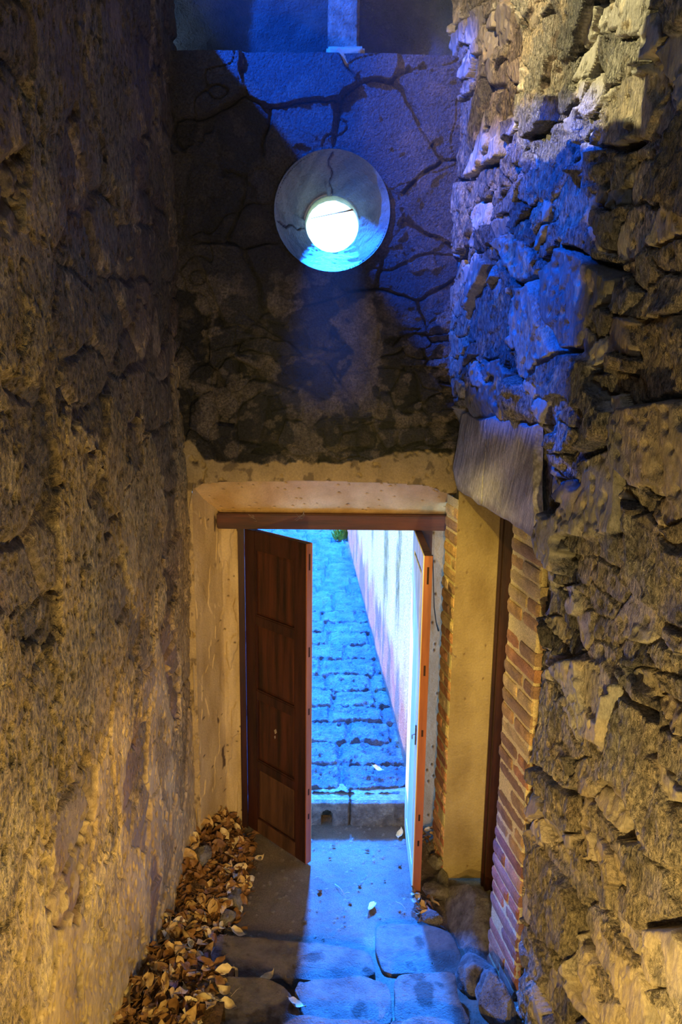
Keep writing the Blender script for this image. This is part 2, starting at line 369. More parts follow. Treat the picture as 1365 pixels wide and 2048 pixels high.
# ---- end wall above and beside the door
def arch_z(x): return 2.372-.026*np.clip(np.abs(x+.08)/.70, 0, 1)**2.5-.03*sst(.62, .72, np.abs(x+.08))
def build_end():
    xx = spaced((-.92, .78, .0055)); zz = spaced((-.2, 4.56, .0055))
    X, Z = np.meshgrid(xx, zz, indexing='ij')
    wx = X+.05*fbm(X*4, Z*4, 203, 3); wz = Z+.05*fbm(X*4, Z*4, 207, 3)
    def layer(sx, sz, s, depth, tilt):
        f1, f2, c, dx, dy = worley(wx/sx, wz/sz, s)
        e = f2-f1; c2 = np.modf(c*13.7)[0]; c3 = np.modf(c*37.3)[0]
        return sst(.01, .07, e)*(.3+.7*c)*depth*1.5+1.6*tilt*dx*(c2-.5)+1.6*tilt*dy*(c3-.5), c
    hA, cA = layer(.42, .34, 211, .022, .03)       # large blocks, upper part
    hB, cB = layer(.13, .22, 221, .030, .055)      # slates on edge over the door
    hC, cC = layer(.24, .06, 231, .035, .05)       # thin level slates
    low = 1-sst(3.15, 3.3, Z+.05*perlin(X*4, Z*4, 1)); thin = low*sst(.05, .12, fbm(X*2.2, Z*5, 233, 3))
    low2 = np.clip(low-thin, 0, 1)
    h = hA*(1-low)+hB*low2+hC*thin
    cid = np.where(thin > .5, cC, np.where(low > .5, cB, cA))
    h += .012*fbm(X*7, Z*7, 241, 4)+.008*ridge(X*9, Z*9, 243, 3)*.6
    mort = sst(.10, .17, fbm(X*3.4, Z*3.4, 251, 5)+.05*fbm(X*25, Z*25, 253, 2))
    h = h*(1-.6*mort)+mort*.022
    # surviving ochre plaster round the doorway
    top = 2.475+.035*fbm(X*7, X*0+3., 261, 4)+.13*sst(-.68, -.80, X)+.07*sst(.0, .5, X)*1.0
    pl = 1-sst(top-.006, top+.008, Z+.012*fbm(X*30, Z*30, 263, 2))
    h = h*(1-pl)+pl*(.030+.006*fbm(X*6, Z*6, 265, 3)-.02*(1-sst(.0, .05, fbm(X*16, Z*12, 267, 3)+.38)))
    cr = np.abs(perlin(X*1.4+.2*perlin(X*7, Z*7, 269), Z*1.4, 268)); h -= .014*(1-sst(.003, .014, cr))*(1-pl)
    rr = np.hypot(X-OC[0], Z-OC[1])
    h = h*sst(OR, OR+.10, rr)+.012*(1-sst(OR, OR+.1, rr))
    # bed for the round window: dressed smooth ring
    Y = YE-h
    tone = mix((.022, .022, .026), (.10, .088, .08), cid)
    tone = mix(tone, (.44, .35, .25), mort*.75*(.5+.8*np.clip(fbm(X*14, Z*14, 273, 3)+.4, 0, 1))*(1-.8*sst(3.3, 3.7, Z)))  # pale mortar painted darker higher up, against stray warm light
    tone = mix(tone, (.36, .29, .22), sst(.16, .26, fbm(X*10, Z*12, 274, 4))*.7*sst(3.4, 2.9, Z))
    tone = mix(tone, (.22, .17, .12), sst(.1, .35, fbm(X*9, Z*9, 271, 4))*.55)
    tone = mix(tone, (.05, .045, .045), sst(3.3, 3.6, Z)*.5)  # upper stones darkened in colour to keep the blue-lit part dim
    ot = mix((.34, .25, .12), (.50, .38, .20), np.clip(.5+fbm(X*6, Z*5, 275, 4), 0, 1))
    ot = mix(ot, (.13, .09, .05), sst(.18, .30, fbm(X*12, Z*10, 277, 4))*.8)
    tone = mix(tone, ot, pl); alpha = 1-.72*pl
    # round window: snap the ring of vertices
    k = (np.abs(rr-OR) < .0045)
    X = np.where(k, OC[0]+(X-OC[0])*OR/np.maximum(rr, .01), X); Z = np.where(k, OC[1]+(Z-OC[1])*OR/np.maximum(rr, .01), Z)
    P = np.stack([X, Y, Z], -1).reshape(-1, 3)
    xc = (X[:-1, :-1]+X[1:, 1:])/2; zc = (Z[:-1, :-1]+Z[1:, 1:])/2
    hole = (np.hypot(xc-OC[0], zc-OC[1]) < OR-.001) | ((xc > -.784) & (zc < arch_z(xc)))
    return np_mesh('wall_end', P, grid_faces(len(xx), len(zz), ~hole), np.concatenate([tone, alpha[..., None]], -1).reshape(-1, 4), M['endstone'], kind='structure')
build_end()

# upper recess above the ledge of the end wall, ledge and pale pier
def slab_noise(name, x0, x1, y0, y1, z0, z1, amp, mat, seed, sub=7, b=.01, parent=None, **tags):
    bm = bmesh.new(); box(bm, x0, x1, y0, y1, z0, z1); bev(bm, b, 2)
    bmesh.ops.triangulate(bm, faces=bm.faces); 
    for _ in range(sub):
        lim = max(.02, amp)*1.4
        es = [e for e in bm.edges if e.calc_length() > max(lim, .03)]
        if not es: break
        bmesh.ops.subdivide_edges(bm, edges=es, cuts=1)
        bmesh.ops.triangulate(bm, faces=[f for f in bm.faces if len(f.verts) > 3])
    for v in bm.verts:
        n = mnoise.noise_vector(v.co*9+Vector((seed, 0, 0)))*amp+mnoise.noise_vector(v.co*28+Vector((seed, 3, 0)))*amp*.4
        v.co += n
    return from_bm(name, bm, mat, parent, smooth=True, **tags)
slab_noise('wall_end_upper', -1.0, 1.0, 4.42, 4.56, 4.50, 5.7, .012, M['recess_dark'], 3, kind='structure')
slab_noise('trim_1', -.95, .95, 4.20, 4.56, 4.50, 4.565, .014, M['rock'], 5, kind='structure', label='rough ledge on top of the end wall')
slab_noise('trim_2', -.037, .122, 4.24, 4.44, 4.58, 5.6, .004, M['rock'], 6, kind='structure', label='pale pier standing on the ledge above the round window')
slab_noise('trim_3', -.05, .14, 4.175, 4.3, 4.50, 4.60, .014, M['plaster_pale'], 8, kind='structure', label='rough mortar foot under the pale pier')

# round window: splayed funnel, inner throat with rim
def build_oculus():
    na = 220; rings = []
    prof = [(4.165, OR+.006), (4.185, OR-.001)]+[(4.185+.365*t, OR-.001-(OR-.157)*t) for t in np.linspace(.04, 1, 40)]+[(4.56, .152), (4.63, .153), (4.70, .156)]
    ar = np.linspace(0, 2*np.pi, na, endpoint=False)
    rows = []; tn = []
    for y, r in prof:
        rr = np.full(na, r); t = (4.56-y)/.37
        U = ar*.6*5; V = np.full(na, y*8)
        # periodic noise through circle coordinates
        cx = np.cos(ar)*r*9; cz = np.sin(ar)*r*9
        nz = fbm(cx+y*6, cz+y*3, 301, 4)
        rough = .3+.9*(np.cos(ar-.1) > -.1)
        if 4.19 < y < 4.55:
            rr = rr+.010*nz*rough+.004*fbm(cx*4+y*9, cz*4, 305, 3)
            # broken render step on the upper left
            br = ((ar > 1.75) & (ar < 3.0) & (y > 4.36+.06*np.sin(ar*5)+.05*perlin(ar*6, ar*0, 4))); rr = rr+.012*br
            for a0 in (1.62, 3.35): rr = rr+.014*(np.abs(ar-a0-.04*np.sin(y*40)) < .018)
        if y > 4.55: rr = rr+.004*fbm(cx*3, cz*3, 309, 3)
        rows.append(np.stack([OC[0]+np.cos(ar)*rr, np.full(na, y), OC[1]+np.sin(ar)*rr], -1))
        c = mix((.13, .115, .105), (.30, .26, .21), np.clip(.5+nz*1.3, 0, 1))
        if 4.19 < y < 4.55:
            for a0 in (1.62, 3.35): c = mix(c, (.03, .025, .03), (np.abs(ar-a0-.04*np.sin(y*40)) < .018)*.9)
        if y > 4.555: c = mix((.62, .50, .12), (.75, .62, .2), np.clip(.5+nz, 0, 1))
        tn.append(c)
    P = np.concatenate(rows); T = np.concatenate(tn); nr = len(prof)
    i = np.arange(nr-1)[:, None]; j = np.arange(na)[None, :]
    a = i*na+j; b = i*na+(j+1) % na
    F = np.stack([a, b, b+na, a+na], -1).reshape(-1, 4)
    return np_mesh('window_1', P, F, smooth_tone(T, .5), M['render'], kind='structure', label='round window with a deep splayed reveal high in the end wall')
build_oculus()

# outer skin of the end wall with doorway and round window cut through
def build_skin():
    bm = bmesh.new()
    y0, y1 = 4.545, 4.66
    def prism(pts):
        a = [bm.verts.new((x, y0, z)) for x, z in pts]; b = [bm.verts.new((x, y1, z)) for x, z in pts]
        bm.faces.new(a); bm.faces.new(b[::-1])
        for k in range(len(pts)): bm.faces.new((a[k], a[k-1], b[k-1], b[k]))
    R = lambda x0, x1, z0, z1: prism([(x0, z0), (x1, z0), (x1, z1), (x0, z1)])
    R(-3, -.545, -.3, 6); R(.60, 3, -.3, 6); R(-.545, .60, 2.05, 3.45); R(-.545, .60, 4.15, 6)
    s = .345; R(-.545, OC[0]-s, 3.45, 4.15); R(OC[0]+s, .60, 3.45, 4.15)
    n = 48
    def sq(a):
        c, d = math.cos(a), math.sin(a); m = max(abs(c), abs(d)); return (OC[0]+c/m*s, OC[1]+d/m*s)
    for k in range(n):
        a, b = 2*PI*k/n, 2*PI*(k+1)/n
        prism([sq(a), sq(b), (OC[0]+math.cos(b)*.158, OC[1]+math.sin(b)*.158), (OC[0]+math.cos(a)*.158, OC[1]+math.sin(a)*.158)])
    return from_bm('wall_front', bm, M['lanewall_far'], kind='structure')
build_skin()
# ceiling, rear wall, closing slabs
box_obj('ceiling', (-.84, 1.9, -1.7, 4.6, 5.62, 5.75), M['rock'], b=0, kind='structure')
box_obj('wall_back', (-1.1, 1.9, -1.75, -1.6, -.3, 5.7), M['rock'], b=0, kind='structure')

# ---- plastered splay of the doorway
def build_splay():
    # soffit and left jamb and flat cheeks, as one relief sheet each
    nu, nv = 220, 60
    u = np.linspace(-.84, .80, nu); t = np.linspace(0, 1, nv)
    U, T = np.meshgrid(u, t, indexing='ij')
    xf = np.clip(U, -.80, .8); x = xf+(np.clip(U, -.69, .8)-xf)*T
    z = (arch_z(xf)+.004)*(1-T)+2.118*T
    y = 4.168+(4.49-4.168)*T**.9
    nz = fbm(U*7, T*2, 401, 4); y = y-.008*nz
    w1, _, wc, _, _ = worley(U/.05, T/.16, 405); chip = (wc > .78)*(1-sst(.05, .17+.1*fbm(U*30, T*9, 409, 2), w1))
    z = z+.008*chip; y = y+.010*chip
    tone = mix((.60, .38, .14), (.78, .55, .25), np.clip(.5+nz*1.2, 0, 1)); tone = mix(tone, (.08, .05, .03), chip)
    P = np.stack([x, y, z], -1).reshape(-1, 3)
    np_mesh('trim_4', P, grid_faces(nu, nv), smooth_tone(tone, .22).reshape(-1, 4), M['render'], kind='structure', label='splayed ochre plaster soffit above the door frame')
    # left jamb splay + cheek beside the frame
    nv2 = 420; zz = np.linspace(-.1, 2.36, nv2); s = np.linspace(0, 1, 90)
    S, Z = np.meshgrid(s, zz, indexing='ij')
    x = np.where(S < .55, -.80+.118*(S/.55), -.682+.14*((S-.55)/.45)); y = np.where(S < .55, 4.165+.30*sst(-.3, 1.15, S/.55), 4.463+.03*(S-.55)/.45)
    y = 4.165+.325*np.clip(S/.6, 0, 1)**.85
    rnd_top = sst(2.2, 2.36, Z)
    x = x+.03*rnd_top*(1-S)
    nz = fbm(S*5, Z*3, 421, 5); y = y-.012*nz-.012*sst(.02, .08, fbm(S*3, Z*2.3, 423, 4))
    w1, _, wc, _, _ = worley(S/.22, Z/.05, 425); chip = (wc > .86)*(1-sst(.05, .15+.12*fbm(S*9, Z*30, 429, 2), w1))
    y = y+.010*chip
    tone = mix((.46, .34, .17), (.66, .52, .29), np.clip(.5+nz*1.2, 0, 1)); tone = mix(tone, (.50, .36, .16), sst(1.7, 2.3, Z)*.6)
    tone = mix(tone, (.11, .075, .045), np.clip(chip+(np.abs(S-.52-.06*nz) < .07)*(sst(.22, .30, fbm(S*4, Z*4, 431, 4))), 0, 1))
    P = np.stack([x, y, Z], -1).reshape(-1, 3)
    np_mesh('trim_5', P, grid_faces(90, nv2), smooth_tone(tone, .22).reshape(-1, 4), M['render'], kind='structure', label='pale plaster jamb left of the door frame')
    # right cheek
    xs = np.linspace(.585, .80, 50); X, Z = np.meshgrid(xs, zz[:370], indexing='ij')
    nz = fbm(X*9, Z*4, 441, 4); w1, _, wc, _, _ = worley(X/.05, Z/.07, 445); chip = (wc > .75)*(1-sst(.05, .22, w1))
    tone = mix((.24, .19, .12), (.36, .29, .19), np.clip(.5+nz, 0, 1)); tone = mix(tone, (.06, .04, .03), chip)  # plaster tone darkened to put this cheek's shade into the colour
    P = np.stack([X, 4.492-.006*nz+.006*chip, Z], -1).reshape(-1, 3)
    np_mesh('trim_6', P, grid_faces(50, 370), smooth_tone(tone, .22).reshape(-1, 4), M['render'], kind='structure', label='shadowed plaster cheek right of the door frame')
build_splay()

# ---- main door frame
df = empty('door_1', (0, 4.495, 0), kind='structure', label='dark red wooden frame of the street doorway')
def child_box(name, dims, mat, parent, b=.003, **tags):
    o = box_obj(name, dims, mat, None, b, **tags); o.parent = parent
    o.matrix_parent_inverse = Matrix.Translation(parent.location).inverted(); return o
child_box('head_beam', (-.687, .80, 4.425, 4.545, 2.034, 2.128), M['beamwood'], df, .006)
child_box('jamb', (-.565, -.527, 4.45, 4.545, -.02, 2.034), M['redwood'], df, .004)
child_box('jamb', (.545, .622, 4.45, 4.545, -.02, 2.034), M['redwood'], df, .004)
child_box('door_stop', (-.545, -.533, 4.545, 4.60, 0, 2.04), M['redwood'], df, .002)

# ---- lintel over the side doorway (grey, weathered)
def build_lintel():
    ny, nz = 150, 90
    s = np.linspace(0, 1, ny); t = np.linspace(0, 1, nz); S, T = np.meshgrid(s, t, indexing='ij')
    # corners (y, z): near bottom, far bottom, far top, near top
    yb = 2.985+(4.12-2.985)*S; yt = 3.06+(4.0-3.06)*S
    Y = yb*(1-T)+yt*T; zb = 2.315+.035*S+.012*perlin(S*9, S*0, 7)+.10*sst(.88, 1, S); zt = 2.80+.03*perlin(S*5, S*0, 9)-.03*S
    Z = zb*(1-T)+zt*T
    g = fbm(Y*3+Z*4, Z*2, 501, 3)*.5+fbm(Y*70+Z*28, Z*5, 503, 3)*.5
    edge = np.minimum(np.minimum(S, 1-S)/.02, np.minimum(T, 1-T)/.03)
    X = xr(Y)-.018-.005*g+.03*(1-sst(0, 1, edge))-.012*fbm(Y*2, Z*2, 507, 2)
    X = X+.012*(np.abs(Y-3.62-.03*perlin(Z*9, Z*0, 11)) < .004)
    tone = mix((.20, .185, .16), (.62, .58, .50), np.clip(.5+g*2.2, 0, 1))
    tone = mix(tone, (.22, .18, .12), (1-sst(.03, .12, T+.04*perlin(S*14, T*4, 13)))*.9)
    P = np.stack([X, Y, Z], -1).reshape(-1, 3)
    F = grid_faces(ny, nz)
    # underside back into the wall
    o = np_mesh('trim_7', P, F, smooth_tone(tone, .3).reshape(-1, 4), M['rubble'], kind='structure', label='grey weathered lintel slab over the side doorway')
    bm = bmesh.new()
    a = [bm.verts.new((xr(y)+dx, y, z)) for (y, dx, z) in ((3.0, .005, 2.33), (4.03, .005, 2.345), (4.03, .45, 2.345), (3.0, .45, 2.33), (3.0, .005, 2.40), (4.03, .005, 2.42), (4.03, .45, 2.42), (3.0, .45, 2.40))]
    for f in ((0, 1, 2, 3), (4, 7, 6, 5), (0, 4, 5, 1), (1, 5, 6, 2), (2, 6, 7, 3), (3, 7, 4, 0)): bm.faces.new([a[k] for k in f])
    from_bm('trim_8', bm, M['plaster'], kind='structure', label='underside of the side doorway lintel')
build_lintel()

# ---- side doorway reveal, frame, door
def build_reveal():
    xs = np.linspace(.695, .955, 70); zz = np.linspace(-.02, 2.36, 420); X, Z = np.meshgrid(xs, zz, indexing='ij')
    nz = fbm(X*5, Z*2.5, 521, 4); w1, _, wc, _, _ = worley(X/.06, Z/.10, 525); chip = (wc > .9)*(1-sst(.03, .12, w1))
    sc = fbm(X*60+Z*20, Z*6, 529, 2)
    tone = mix((.24, .17, .07), (.40, .31, .15), np.clip(.45+nz*1.1+.25*(1-Z/1.6), 0, 1)); tone = mix(tone, (.2, .13, .06), chip)
    P = np.stack([X, 4.003-.006*nz+.005*chip+.010*sst(.93, .955, X+.008*perlin(Z*20, Z*0, 3)), Z], -1).reshape(-1, 3)
    np_mesh('trim_9', P, grid_faces(70, 420), smooth_tone(tone, .22).reshape(-1, 4), M['render'], kind='structure', label='ochre plaster reveal of the side doorway')
build_reveal()
sf = empty('door_2', (1.0, 3.63, 0), kind='structure', label='dark red frame and closed door of the side doorway')
child_box('jamb', (.938, 1.03, 3.925, 4.0, -.12, 2.36), M['redwood'], sf, .004)
child_box('jamb', (1.0, 1.09, 3.22, 3.29, -.12, 2.36), M['redwood'], sf, .004)
child_box('door_panel', (1.03, 1.07, 3.25, 4.0, -.1, 2.36), M['redwood'], sf, .003)
child_box('jamb_bead', (.925, .94, 3.97, 4.0, -.05, 2.34), M['redwood'], sf, .003)

# ---- brick piers of the side doorway (courses are surface pattern)
def build_pier(name, y0, y1, z0, z1, seed, label, cycle):
    bm = bmesh.new(); ly = bm.verts.layers.float_color.new('tone')
    rs = random.Random(seed)
    def V(co, c):
        v = bm.verts.new(co); v[ly] = (*c, 1); return v
    w = y1-y0; z = z0; k = 0; ch = .072; lift = 1.35 if y0 > 3.5 else 1.0  # lift lightens the far pier's bricks for the yellow light falling there
    while z < z1-.03:
        cuts = cycle[k % len(cycle)]
        for a, b in zip(cuts, cuts[1:]):
            g = .008; ya = y0+a*w+g*(a > 0); yb = y0+b*w-g*(b < 1)
            ya += rs.uniform(-.004, .004); yb += rs.uniform(-.008, .008)*(b < 1)
            za, zb = z+.008+rs.uniform(-.002, .002), z+ch-.008+rs.uniform(-.003, .003)
            miss = rs.random() < .10
            out = -.004+rs.uniform(-.003, .006)-(.02 if miss else 0)
            pal = rs.choice([(.40, .20, .09), (.44, .28, .12), (.34, .23, .12), (.50, .38, .18), (.27, .17, .10), (.42, .22, .10)])
            if z < .8: pal = (pal[0]*1.0, pal[1]*.76, pal[2]*.9)
            pal = tuple(min(.8, q*lift) for q in pal); nu, nv = 9, 5; G = []
            for i in range(nu):
                row = []
                for j in range(nv):
                    y = ya+(yb-ya)*i/(nu-1); zz = za+(zb-za)*j/(nv-1)
                    e = (i in (0, nu-1))+(j in (0, nv-1))
                    n = mnoise.noise(Vector((y*60, zz*60, seed)))
                    x = xr(y)-.012-out+.005*e+n*.003
                    if e: y += n*.003; zz += mnoise.noise(Vector((y*70, zz*70, seed+9)))*.003
                    c = [q*(1+.5*mnoise.noise(Vector((y*30, zz*30, seed+4)))) for q in pal]
                    row.append(V((x, y, zz), c))
                G.append(row)
            for i in range(nu-1):
                for j in range(nv-1): bm.faces.new((G[i][j], G[i][j+1], G[i+1][j+1], G[i+1][j]))
            # sides go back into the mortar
            rim = [G[i][0] for i in range(nu)]+[G[-1][j] for j in range(1, nv)]+[G[i][-1] for i in range(nu-2, -1, -1)]+[G[0][j] for j in range(nv-2, 0, -1)]
            back = [V((v.co.x+.03, v.co.y, v.co.z), pal) for v in rim]
            for i in range(len(rim)): bm.faces.new((rim[i], rim[i-1], back[i-1], back[i]))
        z += ch; k += 1
    # mortar body
    ny, nz = int(w/.01)+2, int((z1-z0)/.01)+2; G = []
    for i in range(ny):
        row = []
        for j in range(nz):
            y = y0+w*i/(ny-1); zz = z0-.05+(z1-z0+.08)*j/(nz-1)
            n = mnoise.noise(Vector((y*40, zz*40, seed+2)))
            pale = .5+.5*mnoise.noise(Vector((y*9, zz*6, seed+3)))
            c = (.62+.14*pale, .52+.12*pale, .24+.09*pale)  # mortar colour raised as well, painting in that strong yellow light
            edge = min(i, ny-1-i)
            row.append(V((xr(y)-.002+n*.0025+(.008 if edge == 0 else 0), y+(n*.006 if edge == 0 else 0), zz), c))
        G.append(row)
    for i in range(ny-1):
        for j in range(nz-1): bm.faces.new((G[i][j], G[i][j+1], G[i+1][j+1], G[i+1][j]))
    for E_, s in ((G[0], 1), (G[-1], -1)):
        bk = [V((v.co.x+(.30 if (s < 0 and y0 < 3.5) else .02), v.co.y+.003*s, v.co.z), (.36, .27, .13)) for v in E_]
        for j in range(nz-1): bm.faces.new((E_[j], E_[j+1], bk[j+1], bk[j]) if s < 0 else (E_[j+1], E_[j], bk[j], bk[j+1]))
    me = bpy.data.meshes.new(name); bm.to_mesh(me); bm.free(); me.materials.append(M['brick'])
    return put(bpy.data.objects.new(name, me), kind='structure', label=label)
build_pier('brick_pier', 4.014, 4.225, .02, 2.27, 5, 'narrow brick pier between the street door and the side doorway', [(0, .55, 1), (0, 1), (0, .35, 1), (0, 1)])
build_pier('brick_pier', 2.95, 3.262, .05, 2.33, 17, 'wide brick pier on the near side of the side doorway', [(0, 1), (0, .5, 1), (0, .35, 1), (0, 1), (0, .55, 1)])

# ================================================================== GROUND
def build_floor():
    xx = spaced((-1.0, 1.15, .008)); yy = spaced((3.0, 4.62, .008))
    X, Y = np.meshgrid(xx, yy, indexing='ij')
    h = .012*fbm(X*4, Y*4, 601, 4)+.007*fbm(X*22, Y*22, 605, 3)
    w1, _, wc, _, _ = worley(X/.035, Y/.035, 607); h += (wc > .86)*.012*(1-sst(.05, .35, w1))
    h += .05*sst(-.45, -.8, X)*sst(3.2, 3.8, Y)
    h -= .05*sst(.62, .9, X)
    # flat worn flag right of the first step
    fl = sst(.19, .21, X)*(1-sst(.62, .66, X))*sst(3.12, 3.14, Y)*(1-sst(3.50, 3.52, Y+.04*perlin(X*5, X*0, 3)))
    h = h*(1-fl*.7)
    tone = mix((.155, .115, .075), (.27, .22, .16), np.clip(.5+fbm(X*3, Y*3, 611, 4), 0, 1))
    tone = mix(tone, (.42, .36, .27), (wc > .86)*(1-sst(.1, .35, w1))*.7)
    tone = mix(tone, (.30, .27, .22), fl*.7)
    P = np.stack([X, Y, h-.004], -1).reshape(-1, 3)
    np_mesh('floor', P, grid_faces(len(xx), len(yy)), tone.reshape(-1, 3), M['ground'], kind='structure')
build_floor()
# earth bed of the stairs behind and below the step stones
bm = bmesh.new()
vs = []
prof = [(3.42, -.06), (3.38, .03), (3.05, .06), (2.92, .17), (2.66, .21), (2.60, .34), (2.30, .39), (2.24, .55), (1.9, .57), (1.84, .73), (1.5, .75), (1.44, .91), (1.1, .93), (1.04, 1.09), (.7, 1.11), (.64, 1.27), (.3, 1.3), (.24, 1.45), (-1.7, 1.5)]
nx = 60
for i in range(nx+1):
    x = -1.0+2.6*i/nx; row = []
    for y, z in prof:
        n = mnoise.noise(Vector((x*5, y*5, 2)))
        row.append(bm.verts.new((x, y+.02*n, z+.012*n)))
    vs.append(row)
for i in range(nx):
    for j in range(len(prof)-1): bm.faces.new((vs[i][j], vs[i+1][j], vs[i+1][j+1], vs[i][j+1]))
from_bm('stair_bed', bm, mat_noise('stair_earth', (.17, .12, .065), (.32, .24, .15), 9, .9, ((30, .9), (120, .9)), dist=.015), smooth=True, kind='structure')

def stone(name, poly, ztop, thick, mat, seed, label=None, cat='stone', group=None, tilt=(0, 0), amp=.010, rnd_=.018, res=.014):
    """flat stone from an outline of (x, y) points; worn rounded edges"""
    bm = bmesh.new()
    P = [Vector((x, y, 0)) for x, y in poly]; n = len(P)
    out = []
    for i in range(n):     # resample the outline, chaikin twice
        out.append(P[i])
    for _ in range(2):
        o2 = []
        for i in range(len(out)):
            a, b = out[i], out[(i+1) % len(out)]; o2 += [a*.86+b*.14, a*.14+b*.86]
        out = o2
    fine = []
    for i in range(len(out)):
        a, b = out[i], out[(i+1) % len(out)]; k = max(1, int((b-a).length/res))
        for j in range(k): fine.append(a.lerp(b, j/k))
    c = sum(fine, Vector())/len(fine)
    layers = [(1.0, -thick), (1.0, -thick*.5), (1.0, -.010), (.996, -.003), (.985, 0)]+[(s, 0.0) for s in (.95, .9, .85, .8, .74, .68, .62, .55, .48, .4, .32, .24, .16, .08)]
    rings = []
    for s, dz in layers:
        ring = []
        for p in fine:
            q = c+(p-c)*s
            w = Vector((q.x*9+seed, q.y*9, dz*20)); nn = mnoise.noise_vector(w)
            z = ztop+dz+nn.z*amp*.7+tilt[0]*(q.x-c.x)+tilt[1]*(q.y-c.y)+mnoise.noise(Vector((q.x*24, q.y*24, seed)))*amp*.5+mnoise.noise(Vector((q.x*60, q.y*60, seed)))*.003
            ring.append(bm.verts.new((q.x+nn.x*amp*1.2, q.y+nn.y*amp*1.2, z)))
        rings.append(ring)
    for a, b in zip(rings, rings[1:]):
        for i in range(len(a)): bm.faces.new((a[i], a[(i+1) % len(a)], b[(i+1) % len(a)], b[i]))
    bm.faces.new(rings[-1]); bm.faces.new(rings[0][::-1])
    o = from_bm(name, bm, mat, smooth=True)
    if label: o['label'] = label
    if cat: o['category'] = cat
    if group: o['group'] = group
    return o
def poly_px(pts, z): return [tuple(atZ(px, py, z)[:2]) for px, py in pts]
G1 = 'worn stone slabs of the stair'
stone('step_slab', poly_px([(352, 1868), (480, 1872), (600, 1885), (700, 1895), (742, 1908), (756, 1956), (640, 1962), (560, 1958), (420, 1962), (335, 1956)], .11), .115, .10, M['slab'], 1, 'long flat stone slab forming the lowest step, half in blue light', 'step', G1, amp=.006)
stone('step_slab', poly_px([(752, 1852), (790, 1846), (862, 1850), (905, 1866), (938, 1944), (915, 1950), (768, 1950), (752, 1900)], .06), .062, .07, M['slab'], 16, 'thin flat flag right of the lowest step, bright blue, at foot of the boulder', 'step', G1, amp=.006)
stone('step_slab', poly_px([(395, 1968), (440, 1955), (520, 1955), (575, 1975), (600, 2010), (600, 2070), (380, 2080), (370, 2010)], .26), .265, .12, M['slab'], 2, 'dark rounded step stone at bottom left with dry leaves on it', 'step', G1, amp=.012)
stone('step_slab', poly_px([(592, 1968), (640, 1958), (720, 1955), (782, 1968), (784, 2060), (610, 2068)], .25), .255, .12, M['slab'], 3, 'middle step stone of the second step, grey and cracked, between two slabs', 'step', G1, amp=.010)
stone('step_slab', poly_px([(788, 1952), (860, 1948), (912, 1948), (918, 1995), (945, 2060), (792, 2068)], .25), .262, .12, M['slab'], 4, 'square cut step slab at bottom right, bright blue in the door light', 'step', G1, amp=.005)
stone('step_slab', poly_px([(560, 2052), (600, 2036), (700, 2038), (760, 2044), (770, 2110), (560, 2110)], .40), .405, .12, M['slab'], 5, 'rough step stone on third step, cut by bottom edge, left of centre', 'step', G1, amp=.012)
stone('step_slab', poly_px([(775, 2046), (830, 2034), (890, 2034), (925, 2052), (935, 2110), (775, 2110)], .40), .400, .12, M['slab'], 6, 'step stone on the third step cut by the bottom edge, right of centre', 'step', G1, amp=.012)
for k, (y, z) in enumerate(((2.25, .575), (1.85, .75), (1.45, .93))):
    for x0, x1 in ((-.82, .0), (.02, .95)):
        stone('step_slab', [(x0, y), (x1, y-.01), (x1, y-.33), (x0, y-.34)], z, .1, M['slab'], 20+k, 'broad stone step of the upper stair above the rough lower slabs', 'step', 'upper stair slabs', res=.06)
stone('small_stone', poly_px([(586, 1985), (600, 1962), (612, 1968), (612, 1990), (596, 2006)], .25), .25, .06, M['rock'], 9, 'small pale stone wedged between the dark and the middle step slabs', 'stone')

def boulder(name, c, r, seed, mat, label, cat='stone', group=None, amp=.3, sub=4, rot=0):
    bm = bmesh.new(); bmesh.ops.create_icosphere(bm, subdivisions=min(sub+1, 6), radius=1)
    for v in bm.verts:
        d = v.co.normalized(); n = mnoise.noise(d*1.6+Vector((seed, 0, 0)))*amp+mnoise.noise(d*4+Vector((seed, 5, 0)))*amp*.35+mnoise.noise(d*9+Vector((seed, 7, 0)))*amp*.16+mnoise.noise(d*22+Vector((seed, 7, 3)))*amp*.08
        f = 1+n; q = d*f
        cell = mnoise.cell_vector(d*1.3+Vector((seed*1.7, 2, 0)))
        for k_ in range(7):
            pn = Vector((math.sin(seed*3.1+k_*2.4), math.cos(seed*1.7+k_*4.1), math.sin(seed+k_*1.3))).normalized(); lim = .72+.1*math.sin(seed+k_*5)
            ex = q.dot(pn)-lim
            if ex > 0: q -= pn*ex*.85
        q = Vector((q.x*r[0], q.y*r[1], q.z*r[2])); q.rotate(Matrix.Rotation(rot, 3, 'Z')); v.co = q
    o = from_bm(name, bm, mat, smooth=True, label=label, category=cat)
    o.location = c
    if group: o['group'] = group
    return o
p = atZ(938, 1868, .10)
boulder('footing_boulder', (.81, 3.52, .0), (.15, .37, .19), 3, M['rock'], 'large pale boulder under the side doorway, its top lit blue', 'boulder', amp=.16, sub=5, rot=.12)
boulder('footing_stone', (.74, 3.13, .06), (.10, .13, .15), 8, M['rock'], 'brown stone below the large boulder, at foot of the brick pier', 'stone', amp=.2, rot=.3)
boulder('footing_stone', (.765, 2.86, .20), (.085, .15, .16), 12, M['rock'], 'whitish stone at the bottom edge of the picture beside the brick pier', 'stone', amp=.2)
boulder('footing_stone', (.69, 3.90, -.02), (.04, .16, .08), 14, M['rock'], 'low mortar-covered footing stone below the narrow brick pier', 'stone', amp=.2)
